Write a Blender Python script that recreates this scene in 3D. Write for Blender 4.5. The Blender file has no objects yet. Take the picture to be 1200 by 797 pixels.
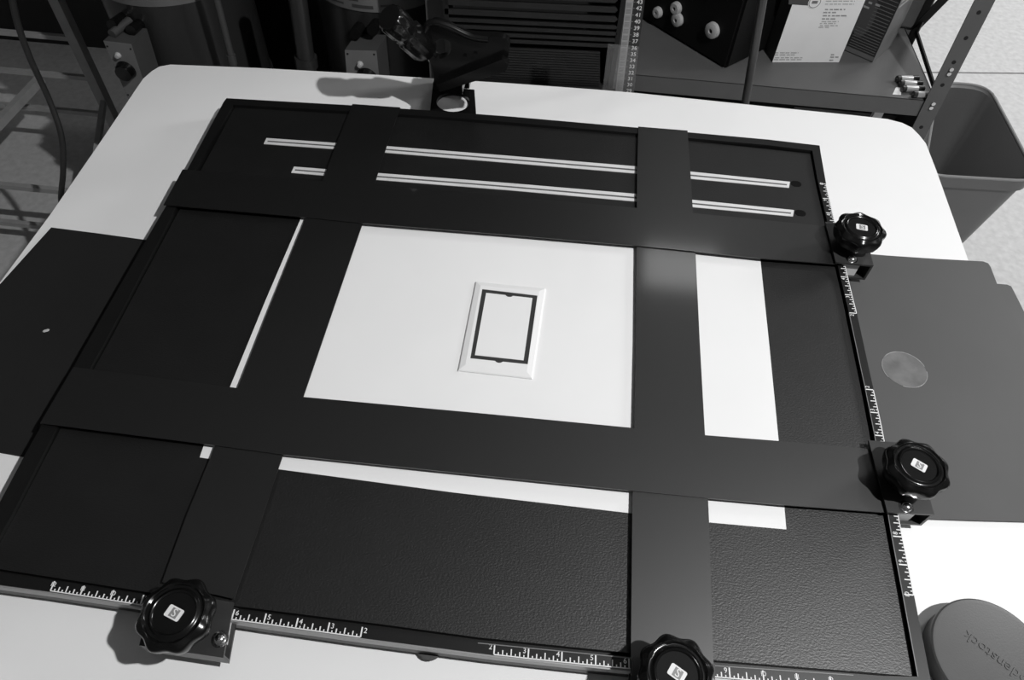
import bpy, bmesh, math, random
from mathutils import Vector, Matrix
random.seed(7)
S = bpy.context.scene
COL = S.collection
# ---------------------------------------------------------------- camera, world, lights, exposure
T = 0.74                      # table top height
ZR = T + 0.028                # top of the easel's rails
W, H, F = 1200.0, 797.0, 849.25862
CAM = Vector((0.0612418, -0.48427369, 1.35450643))
ROT = Matrix(((0.9939414838795391, -0.10287176296762712, 0.03870047812718066),
              (0.10509987387135414, 0.7865393097607729, -0.6085309611788643),
              (0.03216120544328987, 0.6089115819106904, 0.7925858579860324)))
cd = bpy.data.cameras.new('camera'); cam = bpy.data.objects.new('camera', cd); COL.objects.link(cam)
cd.sensor_width = 36.0; cd.lens = F * 36.0 / W; cd.clip_start = 0.02; cd.clip_end = 60
cam.matrix_world = Matrix.Translation(CAM) @ ROT.to_4x4()
S.camera = cam
wd = bpy.data.worlds.new('world'); S.world = wd; wd.use_nodes = True
wd.node_tree.nodes['Background'].inputs[0].default_value = (1, 1, 1, 1)
wd.node_tree.nodes['Background'].inputs[1].default_value = 0.075
S.view_settings.view_transform = 'Standard'; S.view_settings.look = 'None'
S.view_settings.gamma = 1.0; S.view_settings.use_curve_mapping = False
S.view_settings.exposure = 0.0

def light(name, kind, loc, energy, size, target=None, size_y=None, spread=None):
    l = bpy.data.lights.new(name, kind); l.energy = energy
    if kind == 'AREA':
        l.shape = 'RECTANGLE'; l.size = size; l.size_y = size_y or size
        if spread: l.spread = spread
    else:
        l.shadow_soft_size = size
    o = bpy.data.objects.new(name, l); COL.objects.link(o); o.location = loc
    d = Vector(target) - Vector(loc) if target else Vector((0, 0, -1))
    o.rotation_euler = d.to_track_quat('-Z', 'Y').to_euler()
    return o
key = light('key_lamp', 'SPOT', (0.95, -0.40, 2.27), 120, 0.022)
key.data.spot_size = math.radians(150); key.data.spot_blend = .3
light('ceiling_panel', 'AREA', (0.60, 1.62, 2.33), 1.5, .30, None, 0.22)
light('back_ceiling_lamp', 'AREA', (1.95, 2.4, 2.30), 21, .5, None, 0.5, math.radians(120))
light('side_window', 'AREA', (2.5, 1.5, 1.7), 8, .5, (0.4, 0.5, 0.6), 0.5, math.radians(110))
up = light('added_uplight', 'SPOT', (1.0, 0.36, 1.78), 9, 0.05, (0.98, 0.34, 2.4))  # unseen lamp added to brighten the ceiling for sheen on the blades
up.data.spot_size = math.radians(100); up.data.spot_blend = 1.0

# ---------------------------------------------------------------- helpers
def at(px, py, z):            # point on the level plane z seen at a pixel of the 1200 x 797 frame
    d = ROT @ Vector(((px - W / 2) / F, (H / 2 - py) / F, -1.0))
    return CAM + d * ((z - CAM.z) / d.z)
def aty(px, py, y):           # point on the upright plane y
    d = ROT @ Vector(((px - W / 2) / F, (H / 2 - py) / F, -1.0))
    return CAM + d * ((y - CAM.y) / d.y)

def mat(name, v, rough=0.5, metal=0.0, var=0.0, scale=20.0, bump=0.0, bscale=200.0, spec=0.5, stretch=None, coat=0.0, voronoi=False, detail=4.0):
    m = bpy.data.materials.new(name); m.use_nodes = True
    nt = m.node_tree; b = nt.nodes['Principled BSDF']
    col = (v, v, v, 1)
    b.inputs['Base Color'].default_value = col
    b.inputs['Roughness'].default_value = rough; b.inputs['Metallic'].default_value = metal
    b.inputs['Specular IOR Level'].default_value = spec
    b.inputs['Coat Weight'].default_value = coat; b.inputs['Coat Roughness'].default_value = 0.10
    tc = nt.nodes.new('ShaderNodeTexCoord'); mp = nt.nodes.new('ShaderNodeMapping')
    nt.links.new(tc.outputs['Object'], mp.inputs[0])
    if stretch: mp.inputs['Scale'].default_value = stretch
    if var >= 0:
        n = nt.nodes.new('ShaderNodeTexNoise'); n.inputs['Scale'].default_value = scale; n.inputs['Detail'].default_value = detail
        nt.links.new(mp.outputs[0], n.inputs['Vector'])
        r = nt.nodes.new('ShaderNodeValToRGB')
        a, c = v * (1 - var), v * (1 + var)
        r.color_ramp.elements[0].position = 0.3; r.color_ramp.elements[1].position = 0.7
        r.color_ramp.elements[0].color = (a, a, a, 1); r.color_ramp.elements[1].color = (c, c, c, 1)
        nt.links.new(n.outputs['Fac'], r.inputs[0]); nt.links.new(r.outputs[0], b.inputs['Base Color'])
    if bump > 0:
        if voronoi:
            n2 = nt.nodes.new('ShaderNodeTexVoronoi'); o2 = 'Distance'
        else:
            n2 = nt.nodes.new('ShaderNodeTexNoise'); o2 = 'Fac'; n2.inputs['Detail'].default_value = 3
        n2.inputs['Scale'].default_value = bscale
        bp = nt.nodes.new('ShaderNodeBump'); bp.inputs['Strength'].default_value = bump; bp.inputs['Distance'].default_value = 0.001
        nt.links.new(mp.outputs[0], n2.inputs['Vector']); nt.links.new(n2.outputs[o2], bp.inputs['Height'])
        nt.links.new(bp.outputs[0], b.inputs['Normal'])
    return m

M = dict(
    table=mat('white_laminate', .80, .55, var=.015, scale=8, bump=.05, bscale=900, spec=.3),
    edge=mat('table_edge', .45, .5, var=.03),
    floor=mat('concrete', .58, .75, var=.10, scale=55, bump=.25, bscale=160, spec=.25, detail=9),
    ceiling=mat('ceiling_white', .55, .8, var=.02, scale=3),
    wallb=mat('dark_wall_paint', .02, .7, var=.2, scale=4),
    sub=mat('joint', .03, .9),
    platen=mat('white_enamel', .80, .5, var=.012, scale=14, spec=.35),
    leather=mat('leatherette', .004, .46, var=.25, scale=30, bump=.26, bscale=620, spec=.72, stretch=(.8, 1.15, 1)),
    blade=mat('black_anodised', .0026, .42, coat=.45, var=.06, scale=10, bump=.02, bscale=1500, spec=1.0),
    rim=mat('black_enamel', .005, .42, var=.1, scale=30, spec=.45),
    alu=mat('aluminium_edge', .36, .42, metal=.4, var=.05, scale=60, stretch=(.1, 1, 1)),
    print=mat('white_print', .75, .6),
    groove=mat('dark_groove', .10, .6),
    guide=mat('guide_steel', .78, .4, metal=.2, var=.05, scale=50),
    black=mat('black_void', .004, .8, spec=.1),
    knob=mat('black_bakelite', .004, .2, var=.1, scale=40, spec=.45),
    badge=mat('badge_white', .72, .4),
    badgegrey=mat('badge_grey', .22, .45),
    slider=mat('slider_metal', .03, .38, var=.1, scale=80, spec=.5),
    chrome=mat('chrome', .75, .18, metal=1.0, var=.02),
    wplate=mat('ivory_plastic', .80, .35, var=.01, spec=.45),
    gasket=mat('dark_gasket', .028, .6),
    cardL=mat('black_board', .012, .75, var=.08, scale=6, spec=.25),
    cardR=mat('grey_board', .075, .5, var=.06, scale=7, spec=.35, detail=8),
    scuff=mat('scuff', .12, .7, var=.25, scale=60),
    scuffring=mat('scuff_ring', .24, .7, var=.5, scale=90),
    chip=mat('paint_chip', .5, .7),
    cap=mat('cap_plastic', .06, .5, var=.05, scale=30, bump=.12, bscale=700, spec=.45),
    clamp=mat('black_casting', .005, .2, var=.2, scale=40, spec=.5),
    shelf=mat('grey_steel_paint', .095, .5, var=.05, scale=15, bump=.03, bscale=500),
    hole=mat('hole_dark', .006, .8),
    carton=mat('white_card', .82, .6, var=.02, scale=25),
    cartonside=mat('carton_side', .05, .6, var=.1),
    ink=mat('grey_ink', .18, .7),
    inkl=mat('pale_ink', .36, .7),
    dcarton=mat('dark_carton', .022, .4, var=.1, scale=20),
    dbar=mat('dark_carton_bars', .12, .45),
    dside=mat('dark_carton_side', .11, .45, var=.35, scale=14),
    dpale=mat('pale_print', .30, .5),
    case=mat('black_case', .005, .55, var=.2, scale=30, spec=.2),
    foot=mat('pale_rubber', .42, .6, var=.08, scale=120),
    batt=mat('battery_wrap', .42, .35, metal=.3, var=.1, scale=60),
    battend=mat('battery_dark', .02, .35),
    bin=mat('bin_plastic', .125, .42, var=.05, scale=6, bump=.04, bscale=600),
    binhighlight=mat('bin_rim_highlight', .24, .25, var=.05),  # paler than the bin plastic, the rim's highlight put into its colour
    drum=mat('dark_drum', .022, .28, var=.25, scale=6, stretch=(1, 1, .2), spec=.5),
    band=mat('drum_label', .14, .55, var=.12, scale=25),
    swbox=mat('switch_box', .16, .5, var=.06, scale=30),
    swside=mat('switch_box_side', .06, .5, var=.06, scale=30),
    rack=mat('rack_steel', .36, .45, var=.1, scale=40),
    cable=mat('cable_rubber', .03, .38, var=.1),
    louv=mat('louver_black', .018, .45, var=.15, scale=30),
    cab=mat('cabinet_grey', .06, .5, var=.06, scale=12),
    ruler=mat('ruler_black', .02, .4, var=.1),
    rulerw=mat('ruler_pale', .30, .5, var=.05),
    rod=mat('rod_steel', .05, .35, metal=.2, var=.1),
)
ac = bpy.data.materials.new('clear_acrylic'); ac.use_nodes = True
_nt = ac.node_tree; _b = _nt.nodes['Principled BSDF']
_b.inputs['Base Color'].default_value = (.35, .35, .35, 1); _b.inputs['Roughness'].default_value = .12
_b.inputs['Transmission Weight'].default_value = .0; _b.inputs['Alpha'].default_value = .12
M['acrylic'] = ac

def link(name, bm, m, parent=None, loc=None, smooth=False):
    me = bpy.data.meshes.new(name)
    bmesh.ops.recalc_face_normals(bm, faces=bm.faces)
    off = None
    if parent is not None:
        off = parent.matrix_world_loc if False else Vector(parent['_o'])
    elif loc is not None:
        off = Vector(loc)
    if off is not None:
        bmesh.ops.translate(bm, verts=bm.verts, vec=-off)
    if smooth:
        for f in bm.faces: f.smooth = True
    bm.to_mesh(me); bm.free()
    if smooth:
        me.set_sharp_from_angle(angle=math.radians(38))
    ms = m if isinstance(m, (list, tuple)) else [m]
    for k in ms: me.materials.append(M[k])
    o = bpy.data.objects.new(name, me); COL.objects.link(o)
    if parent is not None: o.parent = parent; o['_o'] = tuple(off)
    else:
        o.location = off if off is not None else (0, 0, 0); o['_o'] = tuple(off) if off is not None else (0., 0., 0.)
    return o
def tag(o, label, cat, group=None):
    o['label'] = label; o['category'] = cat
    if group: o['group'] = group
    return o
def thing(name, label, cat, loc, group=None):
    o = bpy.data.objects.new(name, None); COL.objects.link(o)
    o.location = loc; o.empty_display_size = .05; o['_o'] = tuple(Vector(loc))
    return tag(o, label, cat, group)
def struct(o):
    o['kind'] = 'structure'; return o

def prism(bm, top, dz, shift=(0, 0)):      # closed solid below an outline
    a = [bm.verts.new(p) for p in top]
    b = [bm.verts.new((p[0] + shift[0], p[1] + shift[1], p[2] - dz)) for p in top]
    n = len(a)
    bm.faces.new(a); bm.faces.new(b[::-1])
    for i in range(n):
        bm.faces.new((a[i], a[(i + 1) % n], b[(i + 1) % n], b[i]))
    return a + b
def extr(bm, pts, vec):                     # closed solid between an outline and its shifted copy
    v = Vector(vec)
    a = [bm.verts.new(p) for p in pts]; b = [bm.verts.new(Vector(p) + v) for p in pts]
    n = len(a)
    bm.faces.new(a); bm.faces.new(b[::-1])
    for i in range(n):
        bm.faces.new((a[i], a[(i + 1) % n], b[(i + 1) % n], b[i]))
def slab(name, px, z, dz, m, parent=None, **k):
    bm = bmesh.new(); prism(bm, [at(x, y, z) for x, y in px], dz)
    return link(name, bm, m, parent, **k)
def box(bm, c, s, rot=None):
    r = bmesh.ops.create_cube(bm, size=1.0)['verts']
    bmesh.ops.scale(bm, vec=s, verts=r)
    if rot is not None: bmesh.ops.rotate(bm, cent=(0, 0, 0), matrix=rot, verts=r)
    bmesh.ops.translate(bm, vec=c, verts=r); return r
def bar(bm, p, q, w, t, up=(0, 0, 1)):      # rectangular bar between two points
    p, q = Vector(p), Vector(q); d = q - p; u = Vector(up)
    x = d.normalized(); y = u.cross(x).normalized(); z = x.cross(y)
    r = bmesh.ops.create_cube(bm, size=1.0)['verts']
    for v in r: v.co = (p + q) / 2 + x * v.co.x * d.length + y * v.co.y * w + z * v.co.z * t
def tube(bm, p, q, r1, r2=None, n=20, caps=True):
    p, q = Vector(p), Vector(q); d = q - p
    vs = bmesh.ops.create_cone(bm, cap_ends=caps, segments=n, radius1=r1, radius2=r1 if r2 is None else r2, depth=d.length)['verts']
    mt = Matrix.Translation((p + q) / 2) @ d.to_track_quat('Z', 'Y').to_matrix().to_4x4()
    bmesh.ops.transform(bm, matrix=mt, verts=vs); return vs
def lathe(bm, prof, n=48, lobe=None, mtx=None):   # prof: (r, z); lobe(a, r, z) -> r
    rings = []
    for r, z in prof:
        if r < 1e-6: rings.append([bm.verts.new((0, 0, z))]); continue
        rings.append([bm.verts.new(((lobe(a, r, z) if lobe else r) * math.cos(a), (lobe(a, r, z) if lobe else r) * math.sin(a), z)) for a in [2 * math.pi * i / n for i in range(n)]])
    for A, B in zip(rings, rings[1:]):
        if len(A) == 1 and len(B) == 1: continue
        for i in range(n):
            j = (i + 1) % n
            if len(A) == 1: bm.faces.new((A[0], B[i], B[j]))
            elif len(B) == 1: bm.faces.new((A[i], A[j], B[0]))
            else: bm.faces.new((A[i], A[j], B[j], B[i]))
    if mtx is not None: bmesh.ops.transform(bm, matrix=mtx, verts=bm.verts)
def sweep(bm, pts, r, n=12):
    pts = [Vector(p) for p in pts]; rings = []
    for i, p in enumerate(pts):
        d = (pts[min(i + 1, len(pts) - 1)] - pts[max(i - 1, 0)]).normalized()
        x = d.cross(Vector((0, 1, .3))).normalized(); y = d.cross(x)
        rings.append([bm.verts.new(p + (x * math.cos(a) + y * math.sin(a)) * r) for a in [2 * math.pi * k / n for k in range(n)]])
    for A, B in zip(rings, rings[1:]):
        for i in range(n): bm.faces.new((A[i], A[(i + 1) % n], B[(i + 1) % n], B[i]))
    bm.faces.new(rings[0]); bm.faces.new(rings[-1][::-1])
def smoothpath(pts, k=8):
    pts = [Vector(p) for p in pts]; out = []
    P = [pts[0]] + pts + [pts[-1]]
    for i in range(1, len(P) - 2):
        for j in range(k):
            t = j / k; a, b, c, d = P[i - 1], P[i], P[i + 1], P[i + 2]
            out.append(.5 * ((2 * b) + (c - a) * t + (2 * a - 5 * b + 4 * c - d) * t * t + (3 * b - a - 3 * c + d) * t ** 3))
    out.append(pts[-1]); return out
def ringfill(bm, outer, inner, z0, z1):      # flat ring solid between two loops of (x, y)
    for z in (z0, z1):
        es = []
        for lp in (outer, inner):
            vs = [bm.verts.new((p[0], p[1], z)) for p in lp]
            es += [bm.edges.new((vs[i], vs[(i + 1) % len(vs)])) for i in range(len(vs))]
        bmesh.ops.triangle_fill(bm, use_beauty=True, use_dissolve=False, edges=es)
    bm.verts.ensure_lookup_table()
    no, ni = len(outer), len(inner); v = bm.verts; t = no + ni; base = len(v) - 2 * t
    for s, n in ((base, no), (base + no, ni)):
        for i in range(n):
            bm.faces.new((v[s + i], v[s + (i + 1) % n], v[s + t + (i + 1) % n], v[s + t + i]))
def textmesh(bm, s, size, mtx, thick=0.0002, shear=0):
    cu = bpy.data.curves.new('t', 'FONT'); cu.body = s; cu.size = size; cu.align_x = 'CENTER'; cu.align_y = 'CENTER'
    cu.extrude = thick / 2; cu.resolution_u = 3
    o = bpy.data.objects.new('t', cu); COL.objects.link(o)
    me = bpy.data.meshes.new_from_object(o)
    n0 = len(bm.verts); bm.from_mesh(me)
    bm.verts.ensure_lookup_table()
    bmesh.ops.transform(bm, matrix=mtx, verts=bm.verts[n0:])
    bpy.data.objects.remove(o); bpy.data.curves.remove(cu); bpy.data.meshes.remove(me)
def frame(o, x, y):                           # matrix with origin o, axes x, y
    x = Vector(x).normalized(); z = x.cross(Vector(y)).normalized(); y = z.cross(x)
    return Matrix.Translation(o) @ Matrix((x, y, z)).transposed().to_4x4()

# ---------------------------------------------------------------- floor
a, b = at(1100, 85, 0), at(1200, 86, 0); d = (b - a).normalized(); n = Vector((-d.y, d.x, 0))
XJ = .45
def onx(off, x): 
    p0 = a + n * off; return p0 + d * ((x - p0.x) / d.x)
def fslab(pts):
    bm = bmesh.new(); prism(bm, pts, .03); return struct(link('floor', bm, 'floor'))
fslab([Vector((-4, -3, 0)), Vector((XJ - .0005, -3, 0)), Vector((XJ - .0005, 4, 0)), Vector((-4, 4, 0))])
fslab([Vector((XJ, -3, 0)), Vector((3.6, -3, 0)), onx(-.004, 3.6), onx(-.004, XJ)])
fslab([onx(.004, XJ), onx(.004, 3.6), Vector((3.6, 4, 0)), Vector((XJ, 4, 0))])
bm = bmesh.new(); prism(bm, [Vector((-4, -3, -.03)), Vector((3.6, -3, -.03)), Vector((3.6, 4, -.03)), Vector((-4, 4, -.03))], .02)
struct(link('trim_1', bm, 'sub'))
bm = bmesh.new(); box(bm, (-1.78, 1.62, 1.2), (4.2, .06, 2.4)); struct(link('wall_back', bm, 'wallb'))
bm = bmesh.new(); box(bm, (0, 0, 2.40), (7, 7, .08)); struct(link('ceiling', bm, 'ceiling'))

# ---------------------------------------------------------------- table
tab = thing('work_table', 'white laminate work table with rounded corners carrying the black easel', 'table', (0.01, 0.0, 0))
def rounded(corner_px):
    pass
tp = [(-120, 500), (-60, 414), (0, 331), (60, 250), (120, 163), (159, 105)]
out = [at(x, y, T) for x, y in tp]
out += [at(x, y, T) for x, y in [(168, 92), (176, 83), (186, 77), (200, 74.5)]]
out += [at(x, y, T) for x, y in [(300, 79.5), (400, 85), (502, 91.5), (600, 97.8), (700, 105), (748, 109.2), (866, 121.4), (900, 125), (1000, 135)]]
out += [at(x, y, T) for x, y in [(1040, 139.5), (1058, 143), (1070, 149), (1079, 158), (1085, 168), (1097, 199), (1134, 303)]]
e = at(1134, 303, T); out += [Vector((e.x + .002, -.25, T)), Vector((e.x, -.40, T)), Vector((e.x - .03, -.43, T)), Vector((-.50, -.43, T)), Vector((-.535, -.40, T))]
bm = bmesh.new(); prism(bm, out, .028)
te = [ed for ed in bm.edges if all(abs(v.co.z - T) < 1e-5 for v in ed.verts)]
bmesh.ops.bevel(bm, geom=te, offset=.0025, segments=2, affect='EDGES')
link('tabletop', bm, 'table', tab)
for x in (-.46, .48):
    for y in (-.36, .38):
        bm = bmesh.new(); box(bm, (x, y, (T - .028) / 2), (.045, .045, T - .028)); link('leg', bm, 'slider', tab)
bm = bmesh.new()
for p, q in (((-.46, .38), (.48, .38)), ((-.46, -.36), (.48, -.36)), ((-.46, -.36), (-.46, .38)), ((.48, -.36), (.48, .38))):
    bar(bm, (*p, T - .055), (*q, T - .055), .02, .05)
link('apron', bm, 'slider', tab)

# ---------------------------------------------------------------- boards lying under the easel
o = slab('black_board', [(60, 266.5), (115, 273.5), (192, 284), (150, 400), (60, 545), (28, 535), (0, 530), (-75, 515), (-60, 425), (0, 333)], T + .0022, .002, 'cardL', loc=at(60, 400, T))
tag(o, 'black board sticking out from under the left side of the easel', 'board')
q = at(54, 387.5, T + .0023)
bm = bmesh.new(); lathe(bm, [(0, .0004), (.0022, .0003), (.0026, 0)], 10, lambda a_, r, z: r * (1 + .35 * math.cos(2 * a_ - 1))); bmesh.ops.translate(bm, verts=bm.verts, vec=q)
c_ = link('paint_chip', bm, 'chip', o); c_['label'] = 'tiny pale chip on the black board'
o = slab('grey_board', [(985, 330), (1150, 331), (1180, 333.5), (1185, 335.5), (1188, 341), (1215, 395), (1240, 470), (1150, 520), (1000, 500)], T + .0020, .0018, 'cardR', loc=at(1180, 360, T))
tag(o, 'lower grey board showing only a corner at the far right', 'board')
cr = slab('grey_board', [(975, 294), (1040, 299.5), (1100, 303.5), (1152, 306.3), (1158, 308.5), (1161, 313), (1169, 334), (1202, 397), (1230, 455), (1265, 540), (1285, 612.5), (1200, 611), (1140, 609.5), (1085, 607.5), (1030, 604)], T + .0041, .0019, 'cardR', loc=at(1100, 450, T))
tag(cr, 'large grey board with a round scuff beside the right rail of the easel', 'board')
ctr = at(1060, 433, T + .0042)
rx = (at(1085, 433, T + .0042) - ctr).length * 1.02
for nm, prof, m in (('scuff_mark', [(0, .00010), (rx * .96, .00010), (rx * .97, 0)], 'scuff'),):
    bm = bmesh.new(); lathe(bm, prof, 40); bmesh.ops.translate(bm, verts=bm.verts, vec=ctr); link(nm, bm, m, cr)
bm = bmesh.new()
for i in range(44):
    if 26 <= i < 31 or 0 <= i < 2: continue
    a0, a1 = 2 * math.pi * i / 44, 2 * math.pi * (i + 1) / 44
    vs = [bm.verts.new(ctr + Vector((r * math.cos(t), r * math.sin(t), .00018))) for t, r in ((a0, rx * .965), (a1, rx * .965), (a1, rx), (a0, rx))]
    bm.faces.new(vs)
link('scuff_ring', bm, 'scuffring', cr)

# ---------------------------------------------------------------- easel
E = thing('enlarging_easel', 'large black four-blade enlarging easel with ruled rails and white platen', 'easel', (0.0, 0.0, T))
zl = T + .0240
top_o = [(265.5, 115), (300, 117), (413, 123.4), (500, 129.2), (600, 136.7), (748, 149.7), (900, 163.5), (960.5, 170.5)]
right_o = [(961.5, 178), (968.2, 215.8), (976, 249.7), (1004.2, 367.4), (1023.8, 457), (1035.6, 510.4), (1057.6, 629.4), (1071.2, 697.6), (1090.7, 797), (1094, 815)]
bot_o = [(1000, 808), (855.7, 796), (698, 780.7), (578.7, 767.7), (422.3, 747.4), (308.7, 731.5), (128.6, 703.9), (58.7, 693.5), (0, 685.5), (-53, 678)]
left_o = [(0, 588), (28, 535.4), (98, 409), (170.6, 282.3), (219.6, 198.6), (262, 119.5)]
O = [at(x, y, ZR) for x, y in top_o + right_o + bot_o + left_o]
top_i = [(273, 122.8), (413, 130.5), (500, 136), (600, 143.5), (748, 156.5), (900, 170), (952, 176.5)]
right_i = [(958, 210), (966, 245), (995, 367), (1013.8, 455), (1024.5, 508), (1045, 629), (1057.5, 695), (1075.5, 793)]
bot_i = [(1000, 791.5), (840, 780.5), (735.5, 771), (560, 753.7), (450, 738.7), (270, 713), (128, 690.5), (0, 671), (-22, 668)]
left_i = [(15, 601), (67, 500), (122, 402), (195, 265), (228.5, 199)]
I = [at(x, y, ZR) for x, y in top_i + right_i + bot_i + left_i]
# leather covered base board
bm = bmesh.new(); prism(bm, [at(x, y, zl) for x, y in [(275, 126), (500, 139), (748, 158.5), (949.5, 180), (957, 221), (987, 350), (1007, 447), (1017.6, 502), (1036, 612), (1051, 680), (1071, 792.5), (840, 774), (735, 765), (560, 747), (450, 732), (270, 709.5), (128, 687), (0, 667), (-15, 664), (20, 600), (72, 500), (127, 402), (200, 265)]], .0125)
link('base_board', bm, 'leather', E)
bm = bmesh.new(); prism(bm, [p - Vector((0, 0, .0102)) for p in O], .0135); link('base_pan', bm, 'rim', E)
# frame rim: ring split so that the bottom rail carries a bare front edge
bm = bmesh.new(); ringfill(bm, [(p.x, p.y) for p in O], [(p.x, p.y) for p in I], ZR, ZR - .0101); link('rail_frame', bm, 'rim', E)
bm = bmesh.new()
fr = [at(x, y, ZR) for x, y in bot_o[0:]]
for p, q in zip(fr, fr[1:]):
    nn = Vector((q.y - p.y, -(q.x - p.x), 0)).normalized()
    if nn.y > 0: nn = -nn
    extr(bm, [p + Vector((0, 0, -.0012)), q + Vector((0, 0, -.0012)), q + Vector((0, 0, -.0100)), p + Vector((0, 0, -.0100))], nn * .0012)
al = link('rail_edge', bm, 'alu', E); al['label'] = 'bare metal front edge of the bottom rail'
# thin bright inner lip of the right and bottom rails
bm = bmesh.new()
for path in (right_i[2:], bot_i[:4]):
    pp = [at(x, y, ZR + .0003) for x, y in path]
    for p, q in zip(pp, pp[1:]): bar(bm, p, q, .0007, .0006)
link('rail_lip', bm, 'swbox', E)
for x, y in ((498, 768.5), (900, 800), (100, 699), (300, 122), (930, 172)):
    p = at(x, y, ZR); bm = bmesh.new()
    yy = p.y + (.0125 if x == 498 else .02 if y > 500 else -.03)
    lathe(bm, [(0, 0), (.008, 0), (.0105, .003), (.0095, .0043), (0, .0043)], 20); bmesh.ops.translate(bm, verts=bm.verts, vec=(p.x, yy, T + .0005))
    link('foot', bm, 'swside', E, smooth=True)
# white platen
slab('platen', [(358, 243), (600, 262), (888, 288), (891, 303), (902, 409), (912.5, 516), (921.5, 620.5), (831, 612.3), (741, 601.7), (530, 577), (326, 549.8), (234, 536), (239.5, 520), (269.5, 453.5), (312, 350)], zl + .0004, .0006, 'platen', E)
# paper guides in the two slots
def lerp2(A, B, t): return [(a_[0] + (b_[0] - a_[0]) * t, a_[1] + (b_[1] - a_[1]) * t) for a_, b_ in zip(A, B)]
rows = (([(312.3, 161.7), (394.5, 167.5), (453.3, 171.2), (600, 182.8), (746.7, 195), (808.7, 201), (925.8, 213)],
         [(309, 168.5), (391, 174.5), (451.5, 178.7), (598, 190.8), (743.5, 203), (809, 209.3), (924.6, 220)], (933, 215.2)),
        ([(344.5, 195.2), (381.7, 198.2), (442.5, 202.7), (600, 214.8), (746.7, 227.3), (810.6, 234), (930.6, 246.2)],
         [(341.2, 202.3), (378, 205.5), (440.2, 210.5), (597, 222.8), (742.5, 235.8), (811, 242.5), (929.3, 253.6)], (938, 249.5)))
for A, B, hole in rows:
    g0, g1 = lerp2(A, B, .42), lerp2(A, B, .60)
    bm = bmesh.new()
    prism(bm, [at(x, y, zl + .0006) for x, y in A + B[::-1]], .0008)
    gd = link('paper_guide', bm, 'guide', E); gd['label'] = 'bright steel paper guide set in the slot'
    k = 3.0
    g0[0] = (g0[0][0] + k, g0[0][1] + .2); g1[0] = (g1[0][0] + k, g1[0][1] + .2); g0[-1] = (g0[-1][0] - k, g0[-1][1] - .2); g1[-1] = (g1[-1][0] - k, g1[-1][1] - .2)
    bm = bmesh.new(); prism(bm, [at(x, y, zl + .0009) for x, y in g0 + g1[::-1]], .0004); link('groove', bm, 'groove', gd)
    bm = bmesh.new(); c0 = at(*hole, zl + .0004)
    lathe(bm, [(0, 0), (.0052, 0), (.0055, -.0006)], 20, lambda a_, r, z: r * (1 + .25 * abs(math.cos(a_)))); bmesh.ops.translate(bm, verts=bm.verts, vec=c0); link('slot_end', bm, 'black', E)
# blades
zv, zh = ZR + .0016, ZR + .0029
def blade(l, r, z, lab):
    b_ = slab('blade', l + r[::-1], z, .0011, 'blade', E); b_['label'] = lab
blade([(413, 121.8), (393.5, 170), (380, 206), (358.5, 254), (315, 362), (278.5, 454.5), (246, 537.5), (219.5, 602), (190, 682)],
      [(469, 125.8), (453.3, 171), (442, 206), (425, 261.5), (389, 367), (355.5, 465), (326, 549.5), (302, 622), (274, 702)], zv, 'left upright blade')
blade([(748, 148.3), (746.7, 200), (746, 290), (745.3, 400), (743.5, 501.5), (741, 601), (739.5, 752), (739, 790)],
      [(805.7, 153), (809.3, 205), (815, 294.5), (820, 400), (826.2, 510), (831, 612), (835.8, 766), (837, 800)], zv, 'right upright blade')
blade([(214, 198.5), (345, 209.5), (500, 222), (650, 235), (800, 248.5), (968, 265)],
      [(191.5, 240), (355, 254.3), (424.5, 261.5), (600, 275.5), (747, 288), (815, 294.8), (891, 302.8), (981, 309.5)], zh, 'upper cross blade')
blade([(86, 430), (278.5, 454.8), (355.5, 465.2), (560, 484), (743.5, 501.7), (826, 510), (913, 516.8), (1023, 526.5)],
      [(47, 496), (239.5, 520.3), (331, 532.7), (530, 553.5), (741, 575.2), (829.5, 583.8), (920, 592), (1039, 600.8)], zh, 'lower cross blade')
# printed scales
def interp(tab_, v):
    tab_ = sorted(tab_)
    for (v0, p0), (v1, p1) in zip(tab_, tab_[1:]):
        if v <= v1 or (v1, p1) == tab_[-1]:
            return p0.lerp(p1, (v - v0) / (v1 - v0))
Bt = [(-12, 58.7, 693), (-11, 93.5, 698.3), (-10, 128.6, 703.7), (-6, 271.2, 726.5), (-5, 308.7, 731.5), (-4, 346.2, 736.8), (-3, 383.5, 742), (-2, 422.3, 747.4), (2, 578.7, 767.7), (3, 618.8, 772.3), (4, 658.2, 776.5), (5, 698, 780.5), (9, 855.7, 795.5), (12, 975, 806)]
Rt = [(-2, 1023.8, 457), (-3, 1030, 484), (-4, 1035.6, 511), (-8, 1057.6, 629.4), (-9, 1064.7, 662.5), (-10, 1071.2, 697.6), (2, 1004.2, 367.4), (3, 998.8, 346), (4, 993.8, 325), (8, 976, 250), (9, 972, 233), (10, 968.2, 215.8)]
Bt = [(v, at(x, y, ZR + .00015)) for v, x, y in Bt]; Rt = [(v, at(x, y, ZR + .00015)) for v, x, y in Rt]
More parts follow.
